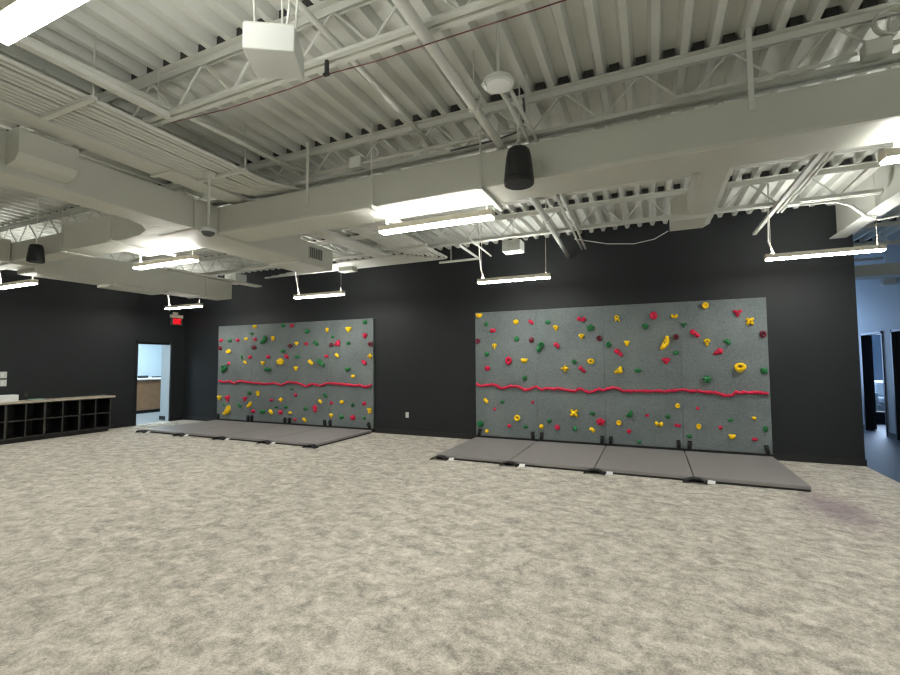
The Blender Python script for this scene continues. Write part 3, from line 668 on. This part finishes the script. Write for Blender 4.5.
MB().box(-6.0, -5.5, -3.6, -2.6, 2.935, 2.986, .01).build('diffuser_lip', M['duct'], t)
for y in (-3.9, -1.5): MB().tube([(-5.6, y, 3.39), (-5.6, y, ZD-.001)], .007, 6).build('hanger_rod', M['white'], t)
t = thing('drop_duct', 'white branch duct from the main duct ending in an elbow outlet', 'duct', (3.73, -3.4, 3.05))
MB().box(3.60, 3.87, -4.31, -2.75, 3.1, 3.36, .05).build('duct_body', M['duct'], t)
el = MB().prism([(3.44, 3.06), (3.78, 3.06), (3.85, 3.10), (3.875, 3.16), (3.875, 3.37), (3.62, 3.37), (3.44, 3.30)], -3.02, -2.62); el.build('elbow_outlet', M['duct'], t)
MB().tube([(3.73, -3.3, 3.36), (3.73, -3.3, ZD-.001)], .007, 6).build('hanger_rod', M['white'], t)

# ---------------------------------------------------------------- conduits and pipes
t = thing('conduit_rack', 'wide rack of parallel white conduits passing over the main duct', 'conduits', (-.6, -4.5, 3.43))
OFF = (0, .055, .11, .165, .22, .30, .355, .41, .485, .54)
for i in range(10):
    x = -1.0+OFF[i]; xf = x+.30; yb = -1.5+.062*i; r = .0175
    pts = [(x, -8.9, 3.462), (x, -4.95, 3.462), (xf, -4.35, 3.462)]
    rad = .10
    pts += arc((xf-rad, yb-rad, 3.462), rad, 0, PI/2, 6, (1, 0, 0), (0, 1, 0))
    pts += [(-2.25-.27*i, yb, 3.462)]
    MB().tube(pts, r, 12).build('conduit', M['white'], t, True)
for y, o in ((-7.9, 0), (-6.62, 0), (-5.3, 0), (-3.3, .3), (-2.0, .3)):
    MB().box(-1.05+o, -.37+o, y-.02, y+.02, 3.422, 3.448).build('strut', M['white'], t)
for y, o in ((-6.62, 0), (-5.3, 0), (-3.3, .3), (-2.0, .3)):
    for x in (-1.035+o, -.385+o): MB().tube([(x, y, 3.42), (x, y, ZD-.001)], .006, 6).build('rod', M['white'], t)
t = thing('cable_tray', 'flat white covered tray running left of the conduit rack', 'tray', (-1.2, -5, 3.43))
MB().box(-1.30, -1.04, -8.9, -1.62, 3.43, 3.475, .004).build('tray_body', M['white'], t)
for y in (-7.2, -5.6, -3.6): MB().box(-1.33, -1.01, y-.02, y+.02, 3.412, 3.43).build('strut', M['white'], t)
for y in (-7.2, -5.6, -3.6): MB().tube([(-1.32, y, 3.41), (-1.32, y, ZD-.001)], .006, 6).build('rod', M['white'], t)
t = thing('junction_box', 'grey square junction box where the conduits turn along black wall', 'junction box', (-2.28, -1.2, 3.36))
MB().box(-2.45, -2.12, -1.2, -1.02, 3.36, 3.445, .006).build('box_body', M['duct'], t)
MB().box(-2.44, -2.13, -1.205, -1.2, 3.368, 3.437).build('cover', M['duct'], t)

def pipe(name, label, cat, pts, r, clamps=(), n=10, m='white'):
    t = thing(name, label, cat, Vector(pts[0]))
    MB().tube(pts, r, n).build('pipe_run', M[m], t, True)
    for c in clamps:
        x, y, z = c
        cb = MB().box(x-r-.006, x+r+.006, y-.012, y+.012, z-r-.006, z+r+.006, .004); cb.tube([(x, y, z+r), (x, y, ZD-.001)], .005, 6); cb.build('clamp', M['white'], t)
    return t
pipe('sprinkler_pipe', 'thick white pipe passing beside the round ceiling plate toward black wall', 'pipe', [(2.03, -8.6, 3.46), (2.03, -4.5, 3.46), (1.86, -.04, 3.475)], .036, ((2.03, -5.35, 3.46), (1.95, -2.4, 3.467)), 12)
pipe('conduit', 'slim white conduit threading the joists right of the hanging white box', 'conduit', [(1.40, -8.4, 3.62), (1.38, -6.1, 3.62), (1.33, -4.62, 3.62)], .022, ((1.385, -6.6, 3.62),))
pipe('conduit', 'slim white conduit crossing the deck right of the conduit rack', 'conduit', [(-.47, -8.2, 3.62), (-.22, -4.66, 3.62)], .022, ((-.33, -6.2, 3.62),))
pipe('conduit', 'left of two slim conduits from the round plate to black wall', 'conduit', [(2.262, -5.50, 3.495), (2.262, -4.4, 3.495), (2.15, -.4, 3.5)], .016, ((2.262, -4.9, 3.495), (2.22, -2.9, 3.497)))
pipe('conduit', 'right of two slim conduits from the round plate to black wall', 'conduit', [(2.325, -5.50, 3.495), (2.325, -4.4, 3.495), (2.215, -.4, 3.5)], .016, ((2.325, -4.9, 3.495), (2.283, -2.9, 3.497)))
solo(MB().box(-.21, -.18, -7.6, -6.2, 3.46, 3.50).box(-.225, -.165, -7.6, -6.2, 3.452, 3.461), 'strut_channel', M['white'], 'flat white channel just right of the conduit rack', 'channel')
t = thing('strut_channel', 'white channel with two pipes pointing at black wall above right lamp', 'channel', (4.72, -2.3, 3.48))
MB().box(4.69, 4.735, -4.2, -.25, 3.475, 3.515).build('channel', M['white'], t)
for dx in (.075, .12): MB().tube([(4.71+dx, -4.2, 3.5), (4.71+dx, -1.3, 3.5)], .013, 8).build('pipe_run', M['white'], t, True)
for y in (-3.6, -1.2): MB().tube([(4.71, y, 3.515), (4.71, y, ZD-.001)], .006, 6).build('rod', M['white'], t)
# conduit along the second joist with its box and a black cable
t = pipe('conduit', 'white conduit clipped along the joist in front of the main duct', 'conduit', [(-.25, -4.665, 3.585), (2.25, -4.665, 3.585)], .018)
MB().box(.42, .56, -4.72, -4.64, 3.535, 3.65, .008).build('outlet_box', M['whitebox'], t)
MB().tube(arc((.66, -4.665, 3.66), .07, -2.6, 1.2, 14, (1, 0, 0), (0, 0, 1)), .011, 8).build('flexible_loop', M['white'], t, True)
tag(centre(MB().tube([(1.55, -4.7, 3.50), (2.0, -4.71, 3.505), (2.2, -4.72, 3.53), (2.27, -4.78, 3.60), (2.29, -4.85, 3.64), (2.29, -4.88, 3.72)], .009, 8).build('cable', M['dark'], None, True)), 'dark cable dipping along the joist above the black hanging speaker', 'cable')
# box and cable coil at the upper right
t = thing('junction_box', 'white square junction box under the cable coil at upper right', 'junction box', (4.6, -4.68, 3.53))
MB().box(4.53, 4.67, -4.74, -4.64, 3.525, 3.625, .012).build('box_body', M['duct'], t)
MB().tube([(4.5, -4.69, 3.575), (4.3, -4.69, 3.55), (3.4, -4.69, 3.545)], .014, 8).build('conduit', M['white'], t, True)
MB().tube([(4.68, -4.69, 3.59), (4.95, -4.69, 3.60)], .018, 8).build('stub_conduit', M['white'], t, True)
cp = []
for i in range(66):
    a = 2*PI*i/20; cp.append((4.665+(.078+.006*math.sin(i*.7))*math.cos(a), -4.70-.012*i/20+.004*math.sin(i), 3.725+(.085+.006*math.cos(i*.9))*math.sin(a)))
tag(centre(MB().tube(cp, .008, 6).build('cable_coil', M['duct'], None, True)), 'coiled grey cable hanging over the junction box at upper right', 'cable')
tag(centre(MB().tube([(-.16, -6.19, 3.42), (.4, -6.17, 3.40), (1.0, -6.16, 3.405), (1.31, -6.16, 3.42), (1.7, -6.16, 3.40), (2.2, -6.15, 3.41), (2.7, -6.12, 3.43), (3.4, -6.1, 3.45)], .004, 6).build('wire', M['redwire'], None, True)), 'thin dark red wire strung below the nearest joist', 'wire')
t = thing('beam_clip', 'small dark clip hanging from nearest joist holding the red wire', 'clip', (1.31, -6.155, 3.41))
MB().box(1.298, 1.322, -6.165, -6.145, 3.425, 3.519, .003).build('shank', M['bolt'], t)
MB().box(1.29, 1.335, -6.172, -6.15, 3.412, 3.43, .003).build('hook', M['bolt'], t)
# conduit from the lamp feed on the right, drooping under the girder
t = thing('conduit', 'white flexible conduit drooping under the steel beam above right lamp', 'conduit', (4.9, -1.62, 3.44))
MB().tube([(4.86, -1.62, 3.475), (5.3, -1.60, 3.47), (5.5, -1.45, 3.44), (5.72, -1.2, 3.345), (5.9, -1.05, 3.325), (6.1, -1.0, 3.36), (6.6, -1.0, 3.43)], .016, 8).build('flexible_run', M['cord'], t, True)
MB().box(4.80, 4.93, -1.72, -1.6, 3.46, 3.58, .012).build('outlet_box', M['whitebox'], t)
MB().tube(arc((4.86, -1.6, 3.58), .07, 0, PI, 8, (1, 0, 0), (0, 0, 1)), .009, 6).build('loop', M['cord'], t, True)
tag(centre(MB().tube([(2.1, -.9, 3.56), (2.6, -.7, 3.47), (3.0, -.6, 3.45), (3.3, -.6, 3.49), (3.5, -.7, 3.57)], .006, 6).build('cable', M['cord'], None, True)), 'thin white cable sagging between pipes against the black wall', 'cable')
t = thing('pipe_frame', 'white bent pipe frame beside the conduit bends high on black wall', 'pipe', (.3, -.6, 3.4))
MB().tube([(.32, -1.6, 3.5), (.28, -.5, 3.5), (-.55, -.5, 3.5)], .022, 8).build('pipe_run', M['white'], t)
MB().tube([(.62, -1.9, 3.5), (.55, -.6, 3.5)], .014, 8).build('slim_pipe', M['white'], t)
for x, y in ((.30, -1.2), (-.3, -.5), (.59, -1.2)): MB().tube([(x, y, 3.5), (x, y, ZD-.001)], .006, 6).build('rod', M['white'], t)

# ---------------------------------------------------------------- lamps
LAMPS = [(1.27, -4.48, 'white linear lamp hanging under the main duct in the middle', 0),
         (1.14, -1.22, 'white linear lamp hanging above the left edge of right climbing wall', 0),
         (5.26, -1.22, 'white linear lamp hanging at far right above the end of black wall', 0),
         (-2.92, -1.22, 'white linear lamp hanging between the two climbing walls', 0),
         (-2.82, -4.46, 'white linear lamp hanging under the left branch duct', 0),
         (-7.05, -1.18, 'white linear lamp hanging above the red exit sign', 0),
         (-6.75, -4.45, 'white linear lamp cut by the left picture edge', 0),
         (1.36, -7.56, 'large bright linear lamp at the upper left corner of picture', 0),
         (5.29, -4.48, 'white linear lamp cut by the right picture edge under the beam', 0)]
for i, (x, y, lab, _) in enumerate(LAMPS):
    z = 2.885; hw, hl = .05, .61
    t = thing('linear_lamp', lab, 'lamp', (x, y, z), 'linear pendant lamps')
    MB().box(x-hl, x+hl, y-hw, y+hw, z+.018, z+.075, .004).build('housing', M['fix'], t)
    for s_ in (-1, 1): MB().box(x+s_*(hl+.001), x+s_*(hl+.009), y-hw, y+hw, z+.012, z+.078, .002).build('end_cap', M['fix'], t)
    MB().box(x-hl+.004, x+hl-.004, y-hw+.004, y+hw-.004, z, z+.018).build('diffuser', M['lens'], t)
    MB().box(x-hl+.03, x+hl-.03, y-hw+.012, y+hw-.012, z+.0751, z+.0757).build('top_diffuser', M['lensup'], t)
    zc = 3.05 if abs(y+4.48) < .1 and -1.4 < x < 4 else ZD-.001
    if i == 4: zc = 3.06; 
    yy = y
    for s_ in (-1, 1): MB().tube([(x+s_*(hl-.06), yy, z+.075), (x+s_*(hl-.06), yy, ZD-.001 if zc > 3.5 else (3.036 if i == 0 else ZD-.001))], .0025, 6).build('suspension_cable', M['fix'], t)
    cx = x-hl+.09
    if i == 0: pts = [(cx, y, z+.075), (cx-.02, y+.01, 2.98), (cx-.05, y+.0, 3.02), (.77, -4.3, 3.03)]
    else:
        zt = 3.515 if i in (1, 2, 3, 5) else 3.5
        pts = [(cx, y, z+.075), (cx-.01, y+.01, z+.13), (cx-.05, y+.015, z+.25), (cx-.055, y-.03, z+.42), (cx-.05, y-.08, zt+.1), (cx-.05, y-.1, ZD-.001)]
    MB().tube(pts, .011, 8).build('power_cord', M['cord'], t, True)
def area(name, loc, sx, sy, power, rgb, rot=(0, 0, 0)):
    l = bpy.data.lights.new(name, 'AREA'); l.shape = 'RECTANGLE'; l.size = sx; l.size_y = sy; l.energy = power; l.color = lin(rgb)[:3]
    o = bpy.data.objects.new(name, l); COL.objects.link(o); o.location = loc; o.rotation_euler = rot; return o
# the same lamps continue behind the photographer
for x, y in ((-2.9, -7.55), (-7.0, -7.6), (5.29, -7.55), (1.28, -10.8), (-2.9, -10.8), (-7.0, -10.8), (5.29, -10.8)):
    area('rear_lamp_down', (x, y, 2.885), 1.2, .09, DOWN*PI*.108, LAMP)
    area('rear_lamp_up', (x, y, 2.965), 1.16, .076, UP*PI*.088, LAMP, (PI, 0, 0))
area('kitchen_light', (-11.2, .8, 2.85), 1.2, 1.2, 120, (214, 240, 255))
area('kitchen_light', (-10.0, -2.2, 2.85), 1.2, 1.2, 80, (214, 240, 255))
area('office_daylight_fill', (9.4, 8.15, 1.9), 2.6, 1.6, 230, (196, 222, 255), (-PI/2, 0, 0))  # unseen area light added as bluish daylight, no window is modelled
area('hall_daylight_fill', (6.75, 8.15, 1.9), 1.2, 2.4, 130, (172, 208, 255), (-PI/2, 0, 0))  # added light out of view, tints the hall blue; solid wall behind it

# ---------------------------------------------------------------- boxes, speakers and sensors on the ceiling
def hang_box(cx, cy, z0, w, d, h, rot, label, rods, window=True):
    t = thing('projector_box', label, 'box', (cx, cy, z0), 'white boxes hung from the ceiling')
    b = MB().box(cx-w/2, cx+w/2, cy-d/2, cy+d/2, z0, z0+h, .006, rot); b.build('housing', M['whitebox'], t)
    R = Matrix.Rotation(rot, 3, 'Z')
    p = MB(); c = Vector((cx, cy, z0+h+.004)); p.obox(c, R @ Vector((1, 0, 0)), R @ Vector((0, 1, 0)), Vector((0, 0, 1)), w/2-.004, d/2-.004, .004); p.build('mounting_plate', M['duct'], t)
    if window:
        q = Vector((cx, cy, z0+h*.6)) + R @ Vector((0, -d/2-.003, 0)); MB().obox(q, R @ Vector((1, 0, 0)), R @ Vector((0, 1, 0)), Vector((0, 0, 1)), w*.2, .004, h*.22).build('lens_window', M['duct'], t)
    for s_ in rods:
        q = Vector((cx, cy, 0)) + R @ Vector((s_*w*.4, 0, 0)); MB().tube([(q.x, q.y, z0+h), (q.x+s_*.05, q.y, ZD-.001)], .006, 6).build('rod', M['white'], t)
    return t
hb = hang_box(1.55, -6.83, 3.0, .235, .225, .125, .53, 'white hanging box near the camera at the top of picture', (-1, 1), False)
MB().tube([(1.6, -6.82, 3.13), (1.61, -6.80, 3.3), (1.58, -6.78, 3.5), (1.60, -6.76, ZD-.001)], .007, 6).build('cable', M['cord'], hb, True)
MB().tube([(1.585, -6.82, 3.13), (1.57, -6.81, 3.35), (1.60, -6.79, 3.6), (1.57, -6.77, ZD-.001)], .005, 6).build('cable', M['cord'], hb, True)
hang_box(1.18, -1.32, 3.34, .31, .24, .17, 0, 'white box hung above the lamp left of right climbing wall', (0,))
hang_box(-5.98, -.62, 3.49, .42, .3, .2, -.1, 'white box hung by the left end of the wall conduits', (-1, 1))
t = thing('ceiling_plate', 'round white plate under the deck where two conduits start', 'ceiling plate', (2.29, -5.56, 3.42))
MB().lathe((2.29, -5.56, 3.43), [(.085, 0), (.105, .008), (.107, .03), (.1, .042)], 32).build('disc', M['whitebox'], t)
MB().lathe((2.29, -5.56, 3.47), [(.05, 0), (.05, .03)], 16).tube([(2.29, -5.56, 3.5), (2.29, -5.56, ZD-.001)], .012, 8).build('stem', M['white'], t)
MB().box(2.19, 2.22, -5.63, -5.6, 3.42, 3.44, .004).build('latch', M['whitebox'], t)
def speaker(x, y, z, label, ztop, s=1.0):
    t = thing('pendant_speaker', label, 'speaker', (x, y, z), 'black pendant speakers')
    MB().lathe((x, y, z), [(.098, .045), (.117, .05), (.116, .075), (.108, .15), (.098, .23), (.088, .275), (.072, .293), (.03, .300)], 32).build('body', M['black'], t, False)
    MB().lathe((x, y, z), [(.112, 0), (.119, .006), (.120, .044), (.1, .046)], 32).build('rim', M['black'], t)
    MB().lathe((x, y, z-.004), [(.104, .003), (.108, .006)], 32).build('speaker_cloth', M['grille'], t)
    for s_ in (-.03, .03): MB().tube([(x+s_, y, z+.29), (x+s_*.2, y, z+.37), (x+s_*.2, y, z+(ztop-z)/s)], .004, 6).build('suspension_cable', M['cord'], t)
    t.scale = (s, s, s)
speaker(2.275, -5.0, 2.945, 'black bucket-shaped speaker hanging before the main duct', 3.49)
speaker(-4.42, -5.18, 2.935, 'black bucket-shaped speaker hanging at far left by the narrow duct', ZD-.001, .82)
def dome(x, y, z, label, ztop):
    t = thing('dome_sensor', label, 'sensor', (x, y, z), 'dome sensors on drop rods')
    MB().lathe((x, y, z), [(.02, 0), (.045, .01), (.06, .035), (.062, .04)], 24).build('dome', M['dark'], t, True)
    MB().lathe((x, y, z+.04), [(.07, 0), (.07, .028), (.05, .05), (.025, .06)], 24).build('cap', M['whitebox'], t)
    MB().tube([(x, y, z+.1), (x, y, ztop)], .011, 8).build('drop_rod', M['white'], t)
    MB().box(x-.035, x+.035, y-.035, y+.035, ztop-.05, ztop, .006).build('mount', M['white'], t)
dome(-.73, -5.42, 2.785, 'small white dome sensor on a rod below the conduit rack', 3.42)
dome(-3.55, -5.95, 2.92, 'pale dome sensor on a rod at the left picture edge', ZD-.001)
t = thing('cable_tray', 'short pale tray of cables lying over the far left duct end', 'tray', (-5.4, -1.6, 3.4))
MB().box(-5.62, -5.42, -2.6, -.35, 3.402, 3.43, .004).build('tray_body', M['white'], t)
for i in range(3): MB().tube([(-5.58+i*.06, -2.6, 3.437), (-5.58+i*.06, -.3, 3.437)], .012, 8).build('conduit', M['white'], t, True)

# ---------------------------------------------------------------- camera and world
cam = bpy.data.cameras.new('camera'); co = bpy.data.objects.new('camera', cam); COL.objects.link(co)
cam.sensor_fit = 'HORIZONTAL'; cam.sensor_width = 36; cam.lens = 449.963/900*36; cam.clip_start = .05
r, u, f = Vector((0.91371509, 0.4063116, -0.00596781)), Vector((0.02779121, -0.0478317, 0.99846872)), Vector((-0.40540397, 0.91248179, 0.05499643))
mw = Matrix.Identity(4)
for j in range(3): mw[j][0], mw[j][1], mw[j][2] = r[j], u[j], -f[j]
mw.translation = Vector((3.19024943, -8.42882815, 1.54137998)); co.matrix_world = mw
S.camera = co
wd = bpy.data.worlds.new('world'); S.world = wd; wd.use_nodes = True
wd.node_tree.nodes['Background'].inputs['Color'].default_value = (.02, .022, .025, 1)
wd.node_tree.nodes['Background'].inputs['Strength'].default_value = 1
S.view_settings.view_transform = 'Standard'; S.view_settings.look = 'None'
S.view_settings.exposure = 0.4; S.view_settings.gamma = 1; S.view_settings.use_curve_mapping = False
S.cycles.sample_clamp_indirect = 4; S.cycles.max_bounces = 10; S.cycles.diffuse_bounces = 6
S.cycles.use_denoising = True; S.cycles.pixel_filter_type = 'BLACKMAN_HARRIS'; S.cycles.filter_width = 1.35
